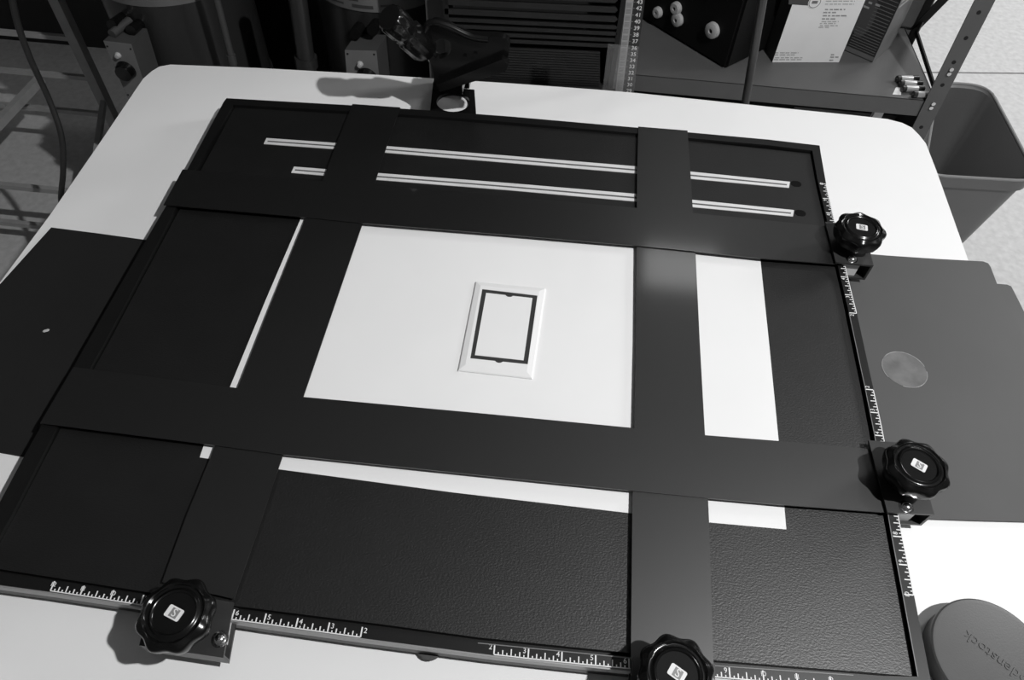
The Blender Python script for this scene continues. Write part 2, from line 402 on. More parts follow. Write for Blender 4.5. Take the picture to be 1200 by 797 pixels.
def scale(tab_, v0, v1, inward, skip, sgn):
    bm = bmesh.new(); up = Vector((0, 0, 1))
    for k in range(int(round(abs(v1 - v0) * 8)) + 1):
        v = v0 + (v1 - v0) * k / (abs(v1 - v0) * 8)
        p = interp(tab_, v); fr8 = int(round(abs(v) * 8)) % 8
        ln = {0: .0074, 4: .0050, 2: .0036, 6: .0036}.get(fr8, .0018)
        w = .0011 if fr8 == 0 else .0009
        bar(bm, p + inward * .0006, p + inward * (ln + .0006), w, .0002)
        if fr8 == 0:
            n_ = int(round(abs(v)))
            along = (interp(tab_, v + .5) - interp(tab_, v - .5)).normalized() * (1 if sgn > 0 else -1)
            tw = .0030 if n_ < 10 else 0.0
            toc = -1 if v > 0 else 1                       # digit on the side nearer the middle
            cpt = p + inward * .0055 + (interp(tab_, v + .05) - interp(tab_, v - .05)).normalized() * toc * tw
            textmesh(bm, str(n_), .0056 if n_ < 10 else .0048, frame(cpt, along, inward), .0002)
    pp = [interp(tab_, v0 + (v1 - v0) * i / 10) for i in range(11)]
    for p, q in zip(pp, pp[1:]): bar(bm, p + inward * .0004, q + inward * .0004, .0008, .0002)
    o_ = link('scale_marking', bm, 'print', E); o_['label'] = 'white inch scale printed on the rail'
ib = Vector((-.03, 1, 0)).normalized(); ir = Vector((-1, -.02, 0)).normalized()
scale(Bt, -12, -2, ib, None, 1); scale(Bt, 2, 12, ib, None, 1)
scale(Rt, -10, -2, ir, None, 1); scale(Rt, 2, 10, ir, None, 1)
# sliders and knobs
KR, KH = .0285, .027
def lobes(a_, r, z):
    return r * (1 - .095 * (0.5 - 0.5 * math.cos(8 * a_)) * min(1, max(0, (r - .0205) / .004)))
kb = bmesh.new()
lathe(kb, [(0, .0015), (.0175, .0015), (.0225, .003), (.0255, .0065), (.0275, .012), (KR, .0175), (.0281, .0200), (.0266, .0219), (.0245, .0228), (.0234, .0236), (.0224, .0241), (.0213, .0237), (.0204, .0226), (.0192, .0223), (.0180, .0228), (.0172, .0238), (.0163, .0242), (.0155, .0238), (.0148, .0228), (0, .0226)], 96, lobes)
kme = None
def knob(px, py, ztop, rz, loc_slider):
    global kme, kb
    c = at(px, py, ztop)
    zb = ztop - KH + .004
    if kme is None:
        o_ = link('knob', kb, 'knob', None, smooth=True); kme = o_.data
        bpy.data.objects.remove(o_)
    o_ = bpy.data.objects.new('knob', kme); COL.objects.link(o_); o_.parent = E
    o_.location = (c.x, c.y, ztop - .0228 - T); o_.rotation_euler = (0, 0, rz)
    o_['_o'] = (0, 0, 0)
    bm = bmesh.new(); tube(bm, (0, 0, -(ztop - .0228 - ZR - .009)), (0, 0, .002), .0078, n=24); s_ = link('stem', bm, 'knob', o_, smooth=True)
    bm = bmesh.new(); w, h_ = .0062, .0044
    pts = []
    for cx, cy, a0 in ((w - .0012, h_ - .0012, 0), (-w + .0012, h_ - .0012, 90), (-w + .0012, -h_ + .0012, 180), (w - .0012, -h_ + .0012, 270)):
        for k in range(4):
            t = math.radians(a0 + 30 * k); pts.append((cx + .0012 * math.cos(t), cy + .0012 * math.sin(t), .0232))
    prism(bm, pts, .0006); bd = link('badge', bm, 'badge', o_); bd['label'] = 'white badge on the knob'
    bm = bmesh.new(); box(bm, (.0004, 0, .02325), (.0064, .0066, .0002)); link('badge_square', bm, 'badgegrey', o_)
    bm = bmesh.new(); textmesh(bm, 'S', .0082, Matrix.Translation((.0004, 0, .0234)), .0002); link('badge_letter', bm, 'badge', o_)
def slider(quad, z, h, open_dir):
    # quad: back-left, back-right, front-right, front-left of the top plate
    P = [at(x, y, z) for x, y in quad]
    t = .0024; bm = bmesh.new()
    prism(bm, P, t)
    prism(bm, [p - Vector((0, 0, h - t)) for p in P], t)
    if open_dir == 'y':        # tube open towards the viewer: side walls left and right
        u = (P[1] - P[0]).normalized()
        prism(bm, [P[1] - u * t - Vector((0, 0, t)), P[1] - Vector((0, 0, t)), P[2] - Vector((0, 0, t)), P[2] - u * t - Vector((0, 0, t))], h - 2 * t)
        us = .6
    else:
        u = (P[3] - P[0]).normalized()
        prism(bm, [P[3] - u * t - Vector((0, 0, t)), P[2] - u * t - Vector((0, 0, t)), P[2] - Vector((0, 0, t)), P[3] - Vector((0, 0, t))], h - 2 * t)
    s_ = link('slider', bm, 'slider', E)
    return s_, P
def screw(par, px, py, z):
    c = at(px, py, z); bm = bmesh.new()
    lathe(bm, [(0, .0042), (.0022, .0039), (.0040, .0026), (.0046, .0008), (.0046, .0004), (.0064, .0004), (.0064, 0), (0, 0)], 24); bmesh.ops.translate(bm, verts=bm.verts, vec=c)
    link('screw', bm, 'chrome', par, smooth=True)
zs = ZR + .0065
s1, P1 = slider([(967, 260), (1012, 264), (1023.8, 311.3), (979.5, 307)], zs, .0240, 'y')
s2, P2 = slider([(1018, 516), (1071, 520), (1095, 603), (1040, 600.3)], zs, .0240, 'y')
s3, P3 = slider([(180, 690), (273.5, 706), (261.5, 771), (163, 756.5)], zs, .017, 'x')
s4, P4 = slider([(742, 770), (838, 778), (838, 838), (737, 830)], zs, .017, 'x')
for s_, P in ((s1, P1), (s2, P2), (s3, P3), (s4, P4)):
    f0, f1, g0, g1 = (P[3], P[2], P[0], P[1]) if s_ in (s1, s2) else (P[1], P[2], P[0], P[3])
    u = (f1 - f0).normalized(); back = (g0 - f0).normalized(); wdt = (f1 - f0).length
    hgt = .0190 if s_ in (s1, s2) else .0116
    bm = bmesh.new(); a0 = f0 + u * wdt * (.24 if s_ in (s1, s2) else .30) + back * .003; a1 = f0 + u * wdt * .70 + back * .003
    dn = Vector((0, 0, -.0025))
    prism(bm, [a0 + dn, a1 + dn, a1 + back * .03 + dn, a0 + back * .03 + dn], hgt)
    bl = link('pale_filler', bm, 'badge', s_); bl['label'] = 'pale block added for the bright view through the slider'  # pale block added in place of the white seen through the tube
screw(s1, 998, 304, zs); screw(s2, 1062, 594.5, zs); screw(s3, 258, 749, zs); screw(s4, 828, 800, zs)
knob(1010, 266.5, ZR + .035, math.radians(-8), s1)
knob(1077, 545.5, ZR + .035, math.radians(-32), s2)
knob(204, 718.5, ZR + .035, math.radians(-18), s3)
knob(793.5, 789, ZR + .035, math.radians(-30), s4)

# ---------------------------------------------------------------- wall plate on the platen
zp = zl + .0004
wp = thing('wall_plate', 'white plastic wall plate with dark rectangular outline in the middle of the easel', 'plate', at(588, 388, zp))
hp = .0036
o4 = [(557.4, 331.2), (639.4, 339.2), (623.6, 445), (536.7, 435.3)]
base = [at(x, y, zp) for x, y in o4]
cb = sum(base, Vector()) / 4
ow = [at(x, y, zp + hp) for x, y in [(565.1, 338.7), (629.8, 346.3), (618.4, 426.9), (551.1, 419.9)]]
iw = [at(x, y, zp + hp) for x, y in [(569.7, 343.1), (624, 349.2), (613.6, 422.2), (556.5, 416)]]
def offs(Q, dd, z):
    c = sum(Q, Vector()) / 4; out_ = []
    for i in range(4):
        p, a_, b_ = Q[i], (Q[(i - 1) % 4] - Q[i]).normalized(), (Q[(i + 1) % 4] - Q[i]).normalized()
        r = p + (a_ + b_) * dd; out_.append(Vector((r.x, r.y, z)))
    return out_
bm = bmesh.new()
loops = [[Vector((p.x, p.y, zp)) for p in base], [Vector((p.x, p.y, zp + .0013)) for p in base], offs(base, .0010, zp + .0022), offs(base, .0064, zp + hp), ow, [Vector((p.x, p.y, zp + .001)) for p in ow]]
vl = [[bm.verts.new(p) for p in L] for L in loops]
for A, B in zip(vl, vl[1:]):
    for i in range(4): bm.faces.new((A[i], A[(i + 1) % 4], B[(i + 1) % 4], B[i]))
link('cover', bm, 'wplate', wp)
bm = bmesh.new(); prism(bm, [Vector((p.x, p.y, zp + hp - .0006)) for p in ow], hp - .001)
mt_, mb_ = (iw[0] + iw[1]) / 2, (ow[2] + ow[3]) / 2
gk = link('gasket', bm, 'gasket', wp); gk['label'] = 'dark outline around the insert'
bm = bmesh.new(); prism(bm, [Vector((p.x, p.y, zp + hp - .0001)) for p in iw], .003)
link('insert', bm, 'wplate', wp)
for c, r in ((mt_ + (mt_ - mb_).normalized() * .0006, .0042), (mb_ + (mt_ - mb_).normalized() * .0008, .0042)):
    bm = bmesh.new(); lathe(bm, [(0, 0), (r, 0), (r, -.0012), (0, -.0012)], 20, lambda a_, rr, z: rr * (1 - .35 * abs(math.sin(a_)))); bmesh.ops.translate(bm, verts=bm.verts, vec=Vector((c.x, c.y, zp + hp + .0003))); link('notch', bm, 'gasket', wp)

# ---------------------------------------------------------------- lens cap bottom right
zc = T + .021
p1, p2, p3 = at(1141, 701, zc), at(1093.5, 760, zc), at(1200, 729, zc)
ax, ay, bx, by, cx, cy = p1.x, p1.y, p2.x, p2.y, p3.x, p3.y
D = 2 * (ax * (by - cy) + bx * (cy - ay) + cx * (ay - by))
ux = ((ax * ax + ay * ay) * (by - cy) + (bx * bx + by * by) * (cy - ay) + (cx * cx + cy * cy) * (ay - by)) / D
uy = ((ax * ax + ay * ay) * (cx - bx) + (bx * bx + by * by) * (ax - cx) + (cx * cx + cy * cy) * (bx - ax)) / D
rc = math.hypot(ax - ux, ay - uy)
cp = thing('lens_cap', 'round grey lens cap with raised lettering on the table right of the easel', 'lens cap', (ux, uy, T))
bm = bmesh.new()
lathe(bm, [(0, .0195), (rc - .0035, .0200), (rc - .0012, .0206), (rc, .0196), (rc, .0165), (rc - .0014, .0155), (rc - .0014, .001), (rc - .002, 0), (0, 0)], 96); bmesh.ops.translate(bm, verts=bm.verts, vec=(ux, uy, T))
link('cap_body', bm, 'cap', cp, smooth=True)
pa, pb = at(1131, 742, zc), at(1196, 793, zc)
dirx = (pa - pb).normalized()
bm = bmesh.new(); cen = at(1172, 775, T + .0199)
textmesh(bm, 'Rodenstock', .0120, frame(Vector((cen.x, cen.y, T + .0199)), dirx, Vector((-dirx.y, dirx.x, 0))), .0007)
link('lettering', bm, 'cap', cp)

# ---------------------------------------------------------------- clamp at the back of the table
yc = .355
cl = thing('clamp_bracket', 'glossy black cast clamp with fluted knob at the back edge of the table', 'clamp', (-.10, .42, T))
def ctr2(px, py, z): return at(px, py, z)
pl = [at(x, y, T + .006) for x, y in [(507, 101), (556, 105), (558, 134), (504, 130.5)]]
hc = at(531, 119.3, T + .006); hr = (at(550.5, 119.3, T + .006) - hc).length
inner = [(hc.x + hr * math.cos(2 * math.pi * i / 36), hc.y + hr * math.sin(2 * math.pi * i / 36)) for i in range(36)]
bm = bmesh.new(); ringfill(bm, [(p.x, p.y) for p in pl], inner, T + .006, T + .0005); link('foot_plate', bm, 'clamp', cl)
def rounded_poly(pts, k=5): return smoothpath(pts + pts[:1], k)[:-1]
body = rounded_poly([(496, 52), (500, 34), (508, 26), (524, 30), (548, 41), (588, 44), (597, 56), (588, 77), (552, 92), (518, 105), (508, 104), (508, 86)], 5)
hol = rounded_poly([(506, 54), (514, 46), (526, 48), (529, 58), (522, 67), (510, 68)], 4)
bm = bmesh.new(); es = []; loops = []
for lp in (body, hol):
    P = [aty(p[0], p[1], yc) for p in [(q.x, q.y) for q in [Vector((*z_[:2], 0)) for z_ in lp]]]
    loops.append(P)
for dy in (0, .012):
    es = []
    for P in loops:
        vs = [bm.verts.new(p + Vector((0, dy, 0))) for p in P]; es += [bm.edges.new((vs[i], vs[(i + 1) % len(vs)])) for i in range(len(vs))]
    bmesh.ops.triangle_fill(bm, use_beauty=True, edges=es)
bm.verts.ensure_lookup_table(); nb, nh = len(loops[0]), len(loops[1]); t_ = nb + nh
for s_, n_ in ((0, nb), (nb, nh)):
    for i in range(n_): bm.faces.new((bm.verts[s_ + i], bm.verts[s_ + (i + 1) % n_], bm.verts[t_ + s_ + (i + 1) % n_], bm.verts[t_ + s_ + i]))
link('arm', bm, 'clamp', cl, smooth=True)
bm = bmesh.new(); extr(bm, [aty(x, y, yc + .011) for x, y in [(536, 47), (586, 50), (594, 60), (586, 76), (552, 90), (534, 80)]], (0, .024, 0))
bmesh.ops.bevel(bm, geom=bm.edges[:], offset=.003, segments=2, affect='EDGES'); link('clamp_jaw', bm, 'clamp', cl)
bm = bmesh.new(); sweep(bm, smoothpath([aty(x, y, yc - .003) for x, y in [(497, 36), (503, 27), (514, 27), (530, 33), (552, 43), (572, 46)]], 6), .0042, 12); link('lever', bm, 'clamp', cl, smooth=True)
bm = bmesh.new(); extr(bm, [aty(x, y, yc - .012) for x, y in [(511, 100), (588, 70), (596, 76), (592, 84), (516, 108)]], (0, .012, 0)); link('front_rib', bm, 'clamp', cl)
pA, pB = at(516, 101, T + .006), at(550, 104, T + .006)
bm = bmesh.new(); extr(bm, [pA, pB, Vector((pB.x, pB.y, T + .045)), Vector((pA.x, pA.y, T + .045))], (0, .022, 0)); box(bm, ((pA.x + pB.x) / 2, .402, T + .040), (pB.x - pA.x - .002, .06, .012)); link('column', bm, 'clamp', cl)
k0, k1 = aty(456, 20, .325), aty(499, 58, .365)
ax_ = (k1 - k0).normalized(); Lk = (k1 - k0).length
mk = Matrix.Translation(k0) @ ax_.to_track_quat('Z', 'Y').to_matrix().to_4x4()
bm = bmesh.new()
lathe(bm, [(0, 0), (.0150, 0), (.0180, .003), (.0182, Lk * .30), (.0158, Lk * .36), (.0158, Lk * .46), (.0190, Lk * .50), (.0195, Lk * .9), (.016, Lk), (0, Lk)], 60, lambda a_, r, z: r * (1 - (.07 * (0.5 - .5 * math.cos(12 * a_)) if r > .0165 else 0)), mk)
link('tightening_knob', bm, 'clamp', cl, smooth=True)
bm = bmesh.new(); tube(bm, k1 - ax_ * .004, k1 + ax_ * .05, .009); link('spindle', bm, 'chrome', cl, smooth=True)
bm = bmesh.new()
for x, y in ((513, 67), (545, 66), (557, 63), (547, 82), (583, 76)):
    p = aty(x, y, yc); tube(bm, p + Vector((0, -.003, 0)), p + Vector((0, .002, 0)), .0024, n=10)
link('bolt_head', bm, 'clamp', cl)['kind'] = 'stuff'

# ---------------------------------------------------------------- ruler and acrylic sheet behind the table
yr = .485
rq = [aty(x, y, yr) for x, y in [(735.5, -14), (757.5, -14), (741, 118), (720, 118)]]
ru = thing('upright_ruler', 'black upright centimetre ruler with pale edge behind the table', 'ruler', rq[3])
bm = bmesh.new(); extr(bm, rq, (0, .0025, 0)); link('ruler_body', bm, 'ruler', ru)
bm = bmesh.new(); extr(bm, [p + Vector((0, -.0004, 0)) for p in [rq[0], rq[0].lerp(rq[1], .40), rq[3].lerp(rq[2], .40), rq[3]]], (0, .0004, 0)); link('pale_edge', bm, 'rulerw', ru)
bm = bmesh.new(); bmn = bmesh.new()
ypx = {43: 2.2, 42: 9.5, 41: 17.3, 40: 25, 39: 32.8, 38: 40.5, 37: 48.2, 36: 56, 35: 63.3, 34: 70.5, 33: 77.8, 32: 85, 31: 92, 30: 99, 29: 106}
def rp(v, y):   # point on the ruler face, v 0..1 across, y pixel down
    xl = 735.5 + (720 - 735.5) * (y + 14) / 132.0; xr = 757.5 + (741 - 757.5) * (y + 14) / 132.0
    return aty(xl + (xr - xl) * v, y + .6 * v, yr - .0006)
for n_, y in ypx.items():
    ex = rp(.8, y) - rp(.6, y); ey = rp(.7, y - 4) - rp(.7, y)
    textmesh(bmn, str(n_), .0082, frame(rp(.74, y), ex, ey), .0003)
    bar(bm, rp(.36, y), rp(.50, y), .0008, .0003, up=(0, -1, 0))
    for k in range(1, 5): 
        yy = y + 7.4 * k / 5; bar(bm, rp(.05, yy), rp(.32, yy), .0006, .0003, up=(0, -1, 0))
link('numbers', bmn, 'print', ru); link('tick_marks', bm, 'ink', ru)
bm = bmesh.new(); extr(bm, [aty(x, y, .4745) for x, y in [(712.5, 52.5), (748.5, 56), (741.5, 120), (704.5, 120)]], (0, .003, 0))
o = link('acrylic_sheet', bm, 'acrylic', None, loc=aty(725, 100, .4745)); tag(o, 'small clear acrylic sheet in front of the upright ruler', 'sheet')

# ---------------------------------------------------------------- thin rod
p, q = aty(895.5, -10, .53), aty(873.2, 122, .53); d = (q - p).normalized()
bm = bmesh.new(); tube(bm, p - d * .1, p + d * ((p.z - .012) / -d.z), .0062, n=16)
rd = thing('pole_stand', 'thin dark upright pole in front of the grey shelf', 'pole', (p + d * (p.z / -d.z)))
link('pole', bm, 'rod', rd, smooth=True)
fo = p + d * (p.z / -d.z); bm = bmesh.new(); lathe(bm, [(0, .014), (.02, .014), (.09, .006), (.095, 0), (0, 0)], 32); bmesh.ops.translate(bm, verts=bm.verts, vec=fo); link('pole_base', bm, 'rod', rd, smooth=True)

# ---------------------------------------------------------------- steel shelf unit
ys = .955; zsh = aty(745, 88, ys).z
sh = thing('steel_shelving', 'grey slotted-angle steel shelving behind the table', 'shelving', (0.4, ys, 0))
xl = aty(560, 80, ys).x; xr = at(1097, 118, zsh).x
def shelfboard(z, xl_, xr_, dep, lip):
    bm = bmesh.new()
    box(bm, ((xl_ + xr_) / 2, ys + dep / 2, z - .001), (xr_ - xl_, dep, .002))
    box(bm, ((xl_ + xr_) / 2, ys + .001, z - lip / 2), (xr_ - xl_, .002, lip))
    box(bm, ((xl_ + xr_) / 2, ys + .010, z - lip), (xr_ - xl_, .018, .002))
    box(bm, ((xl_ + xr_) / 2, ys + dep - .001, z - lip / 2), (xr_ - xl_, .002, lip))
    box(bm, (xr_ - .001, ys + dep / 2, z - lip / 2), (.002, dep, lip))
    return bm
dep = .30
link('shelf_board', shelfboard(zsh, xl, xr, dep, .038), 'shelf', sh)
bm = bmesh.new(); box(bm, (xr - .004, ys + dep / 2, .262), (.003, dep - .01, .32)); link('dark_blind', bm, 'slider', sh)  # dark sheet added to cover the bright floor past the storage box
link('shelf_board', shelfboard(.10, xl, xr, dep, .038), 'shelf', sh)
def post(x, y, sx, sy, ztop, lean=None):
    bm = bmesh.new(); w, t = .036, .0025
    box(bm, (x + sx * w / 2, y, ztop / 2), (w, t, ztop)); box(bm, (x, y + sy * w / 2, ztop / 2), (t, w, ztop))
    def shear(b_):
        if lean:
            for v_ in b_.verts: v_.co.x += lean * (v_.co.z - pB.z)
    shear(bm)
    p_ = link('post', bm, 'shelf', sh)
    bm = bmesh.new(); k = 0; z = .04
    while z < ztop - .02:
        vs = tube(bm, (x + sx * w * .5, y - sy * (t / 2 + .0006), z), (x + sx * w * .5, y + .0001, z), .0042, n=10); z += .052
    shear(bm); link('bolt_hole', bm, 'hole', p_)['kind'] = 'stuff'
    return p_
pxr = aty(1128, 75, ys - .003).x
xp = aty(1089, 150, ys - .004).x
pT, pB = aty(1166, 0, ys - .004), aty(1089, 150, ys - .004)
LEAN = (pT.x - pB.x) / (pT.z - pB.z)
pr = post(xp, ys - .0035, -1, 1, 1.15, LEAN)
post(xl - .002, ys - .0035, 1, 1, 1.15)
post(xl - .002, ys + dep, 1, -1, 1.15)
xb = at(1070, 38, zsh).x + .004
prr = post(xb, ys + dep + .003, -1, -1, 1.15)
for x, y in ((1112, 84), (1091, 124)):
    p = aty(x, y, ys - .006); bm = bmesh.new()
    for dz in (-.004, .006): tube(bm, p + Vector((.002, -.003, dz)), p + Vector((.002, .003, dz)), .0042, n=8)
    link('bolt', bm, 'chrome', pr)
pz = aty(1160, 0, ys); q0 = Vector((xb + .004, ys + dep, zsh)); q1 = aty(1105, 0, ys + dep * .62)
bm = bmesh.new(); bar(bm, q0, q0 + (q1 - q0) * 2.0, .003, .020, up=(1, 0, 0)); link('side_brace', bm, 'hole', sh)
bm = bmesh.new(); bar(bm, (xr + .002, ys + .004, zsh + .004), (xb + .002, ys + dep, zsh + .004), .004, .010); link('edge_strip', bm, 'hole', sh)

# things on the shelf -------------------------------------------------
# black case with pale rubber feet
c0 = at(850, 82, zsh + .0005); cL = at(748, 20, zsh + .0005); cR = at(893, 52, zsh + .0005)
u = (cL - c0).normalized(); v = Vector((u.y, -u.x, 0))
if v.dot(cR - c0) < 0: v = -v
Lc = .30; Dc = .14; Hc = .30
cs = thing('black_case', 'black equipment case with pale round feet on the shelf', 'case', c0)
bm = bmesh.new(); prism(bm, [c0 + Vector((0, 0, Hc)), c0 + u * Lc + Vector((0, 0, Hc)), c0 + u * Lc + v * Dc + Vector((0, 0, Hc)), c0 + v * Dc + Vector((0, 0, Hc))], Hc)
bmesh.ops.bevel(bm, geom=bm.edges[:], offset=.006, segments=2, affect='EDGES')
link('case_body', bm, 'case', cs)
def onface(px, py):
    d = ROT @ Vector(((px - W / 2) / F, (H / 2 - py) / F, -1.0)); return CAM + d * ((c0 - CAM).dot(v) / d.dot(v))
for (x, y, r) in ((772, 14, .0125), (793.5, 9, .0140), (795, 22.5, .0150), (836, 35, .0175)):
    p = onface(x, y); bm = bmesh.new()
    lathe(bm, [(0, .004), (r * .25, .004), (r * .3, .0105), (r * .75, .0105), (r * .97, .008), (r, 0), (0, 0)], 32, None, frame(p, u, Vector((0, 0, 1))) if (u.cross(Vector((0, 0, 1)))).dot(-v) > 0 else frame(p, -u, Vector((0, 0, 1))))
    ft = link('rubber_foot', bm, 'foot', cs, smooth=True)
    bm = bmesh.new(); tube(bm, p - v * .002, p - v * .0062, r * .22, n=12); link('screw', bm, 'hole', ft)
# cartons
def carton(name, label, A, B, depth, h, m):
    u_ = (B - A).normalized(); v_ = Vector((-u_.y, u_.x, 0))
    r_ = thing(name, label, 'carton', A)
    bm = bmesh.new(); Z = Vector((0, 0, h))
    prism(bm, [A + Z, B + Z, B + v_ * depth + Z, A + v_ * depth + Z], h)
    link('box', bm, m, r_)
    return r_, u_, v_
A, B = at(905, 73, zsh + .0005), at(983, 73, zsh + .0005)
ca, u_, v_ = carton('white_carton', 'white printed carton standing on the shelf behind the right side of the table', A, B, .13, .24, 'carton')
wd_ = (B - A).length
bm = bmesh.new(); Z = Vector((0, 0, .24)); box_pts = [A - u_ * .0006 + Z, A + v_ * .13 - u_ * .0006 + Z, A + v_ * .13 - u_ * .0006, A - u_ * .0006]
extr(bm, box_pts, u_ * .0005); link('side_panel', bm, 'cartonside', ca)
FR = frame(A - v_ * .0004, u_, Vector((0, 0, 1)))
def fp(px, py):
    d = ROT @ Vector(((px - W / 2) / F, (H / 2 - py) / F, -1.0)); return CAM + d * (((A - v_ * .0005) - CAM).dot(v_) / d.dot(v_))
bm = bmesh.new(); extr(bm, [fp(926, -20), fp(955, -20), fp(948, 6.5), fp(924, 5)], v_ * .0004); link('grey_panel', bm, 'swside', ca)
bm = bmesh.new(); bm2 = bmesh.new()
def words(b_, x0, x1, y, hgt, slant=.35):
    x = x0
    while x < x1:
        w = random.uniform(3, 7); w = min(w, x1 - x)
        k = x
        while k < x + w - .5:
            extr(b_, [fp(k, y - hgt), fp(k + .55, y - hgt), fp(k + .4, y), fp(k - .15, y)], v_ * .0003); k += .95
        x += w + 1.3
for x0, x1, y in ((967, 991, 12), (965, 982, 15.5), (964.5, 993, 19.3), (963.5, 980, 23)): words(bm, x0, x1, y, 1.5)
for x0, x1, y in ((968, 1002, 2), (967, 1001, 5.5), (963, 983, 26), (961, 980, 28.2), (961, 982, 30.7), (959.5, 972, 32.7), (909, 936, 62.5), (908.5, 932, 65), (908, 941, 68.3), (907, 940, 70.5)): words(bm2, x0, x1, y, 1.2)
for x0, x1, y in ((974, 978, 65), (973, 983, 67.8), (972, 977, 71.5)): words(bm, x0, x1, y, 1.5)
link('lettering', bm, 'ink', ca)['kind'] = 'stuff'; link('small_print', bm2, 'inkl', ca)['kind'] = 'stuff'
bm = bmesh.new(); cc = fp(954.8, 2.5)
Rg = FR.copy(); Rg.translation = cc
ro, ri = .0125, .0112
nn_ = 32
for i in range(nn_):
    a0, a1 = 2 * math.pi * i / nn_, 2 * math.pi * (i + 1) / nn_
    bm.faces.new([bm.verts.new(Rg @ Vector((r * math.cos(t), r * math.sin(t), .0004))) for t, r in ((a0, ri), (a1, ri), (a1, ro), (a0, ro))])
box(bm, (0, 0, 0), (.012, .006, .0003)); bm.verts.ensure_lookup_table(); bmesh.ops.transform(bm, matrix=Rg @ Matrix.Translation((0, 0, .0006)), verts=bm.verts[-8:])
link('round_emblem', bm, 'ink', ca)
bm = bmesh.new(); vs = [bm.verts.new(Rg @ Vector((ro * 1.1 * math.cos(t), ro * 1.1 * math.sin(t), .0002))) for t in [2 * math.pi * i / 32 for i in range(32)]]; bm.faces.new(vs); link('emblem_ground', bm, 'carton', ca)
# dark carton
A2, B2 = at(986, 57.5, zsh + .0005), at(1022, 73, zsh + .0005)
cb2, u2, v2 = carton('dark_carton', 'dark carton with horizontal bars standing at the shelf end', A2, B2, .10, .20, 'dcarton')
def fp2(px, py):
    d = ROT @ Vector(((px - W / 2) / F, (H / 2 - py) / F, -1.0)); return CAM + d * (((A2 - v2 * .0005) - CAM).dot(v2) / d.dot(v2))
w2 = (B2 - A2).length
bm = bmesh.new(); z = .006; k = 0
while z < .19:
    x0 = .42 if z > .06 else (.15 + .0 * k)
    q0, q1 = A2 + u2 * w2 * x0 - v2 * .0003 + Vector((0, 0, z)), A2 + u2 * w2 * .97 - v2 * .0003 + Vector((0, 0, z))
    bar(bm, q0, q1, .0006, .0014); z += .0052 + .00018 * k; k += 1
link('printed_bars', bm, 'dbar', cb2)
bm = bmesh.new(); bar(bm, A2 - v2 * .0004 + Vector((0, 0, .0065)), B2 - v2 * .0004 + Vector((0, 0, .0065)), .0006, .009); link('bottom_stripe', bm, 'dside', cb2)
bm = bmesh.new(); cc = A2 + u2 * w2 * .28 - v2 * .0004 + Vector((0, 0, .085)); FR2 = frame(cc, u2, Vector((0, 0, 1)))
vs = [bm.verts.new(FR2 @ Vector((.020 * math.cos(t), .046 * math.sin(t), 0))) for t in [2 * math.pi * i / 28 for i in range(28)]]; bm.faces.new(vs); link('oval_print', bm, 'cab', cb2)
bm = bmesh.new()
for x, y, w in ((1012, 7, 10), (1018, 2.5, 6), (1026, 5, 8)):
    p = fp2(x, y) - v2 * .0006; bar(bm, p, p + u2 * w * .0013, .0006, .004)
link('pale_lettering', bm, 'dpale', cb2)
bm = bmesh.new(); e0, e1 = B2 + u2 * .0003, B2 + v2 * .10 + u2 * .0003; Z = Vector((0, 0, .2))
extr(bm, [e0, e1, e1 + Z, e0 + Z], u2 * .0004); link('side_panel', bm, 'dside', cb2)
bm = bmesh.new()
for k in range(6):
    zz = .185 - .012 * k; bar(bm, e0 + u2 * .0006 + v2 * .006 + Vector((0, 0, zz)), e0 + u2 * .0006 + v2 * (.05 + .012 * ((k * 3) % 4)) + Vector((0, 0, zz)), .0006, .005, up=(0, 0, 1))
link('side_lettering', bm, 'dpale', cb2)
# batteries
def battery(px0, px1, label, first=None):
    p, q = at(*px0, zsh + .0075), at(*px1, zsh + .0075)
    d_ = (q - p).normalized(); q = p + d_ * .0505; r = .0071
    b_ = thing('battery', label, 'battery', (p + q) / 2 - Vector((0, 0, .0071)), 'loose batteries at the shelf end')
    if first is None:
        Q = d_.to_track_quat('Z', 'Y').to_matrix().to_4x4()
        mt = Matrix.Translation(p) @ Q
        bm = bmesh.new(); lathe(bm, [(r, .010), (r, .036), (r * .98, .0362), (r * .98, .0098), (r, .010)], 24, None, mt); link('wrap', bm, 'batt', b_, smooth=True)
        bm = bmesh.new(); lathe(bm, [(0, 0), (.0025, 0), (.0027, .0012), (r * .9, .0014), (r, .0022), (r, .0099), (0, .0099)], 24, None, mt); link('positive_end', bm, 'battend', b_, smooth=True)
        bm = bmesh.new(); lathe(bm, [(0, .0361), (r, .0361), (r, .0498), (r * .9, .0505), (0, .0505)], 24, None, mt); link('negative_end', bm, 'battend', b_, smooth=True)
    else:
        src, d0 = first
        ang = math.atan2(d_.y, d_.x) - math.atan2(d0.y, d0.x)
        b_.rotation_euler = (0, 0, ang)
        for ch in list(src.children):
            c2 = ch.copy(); COL.objects.link(c2); c2.parent = b_
    return b_, d_
# direction common to all
b1 = battery((1050, 92.5), (1090, 92), 'farthest of the four loose batteries at the shelf end')
battery((1053.5, 97.5), (1094, 98.5), 'second farthest of the four loose batteries at the shelf end', b1)
battery((1056, 104), (1096, 103.5), 'second nearest of the four loose batteries at the shelf end', b1)
battery((1069, 110.5), (1108, 111.5), 'nearest of the four loose batteries, at the shelf front edge', b1)
o = slab('paper_scrap', [(1050, 102), (1056, 103), (1056, 111), (1046, 110.5)], zsh + .0008, .0005, 'carton', loc=at(1051, 107, zsh)); tag(o, 'small pale paper scrap on the shelf front edge beside the batteries', 'paper')
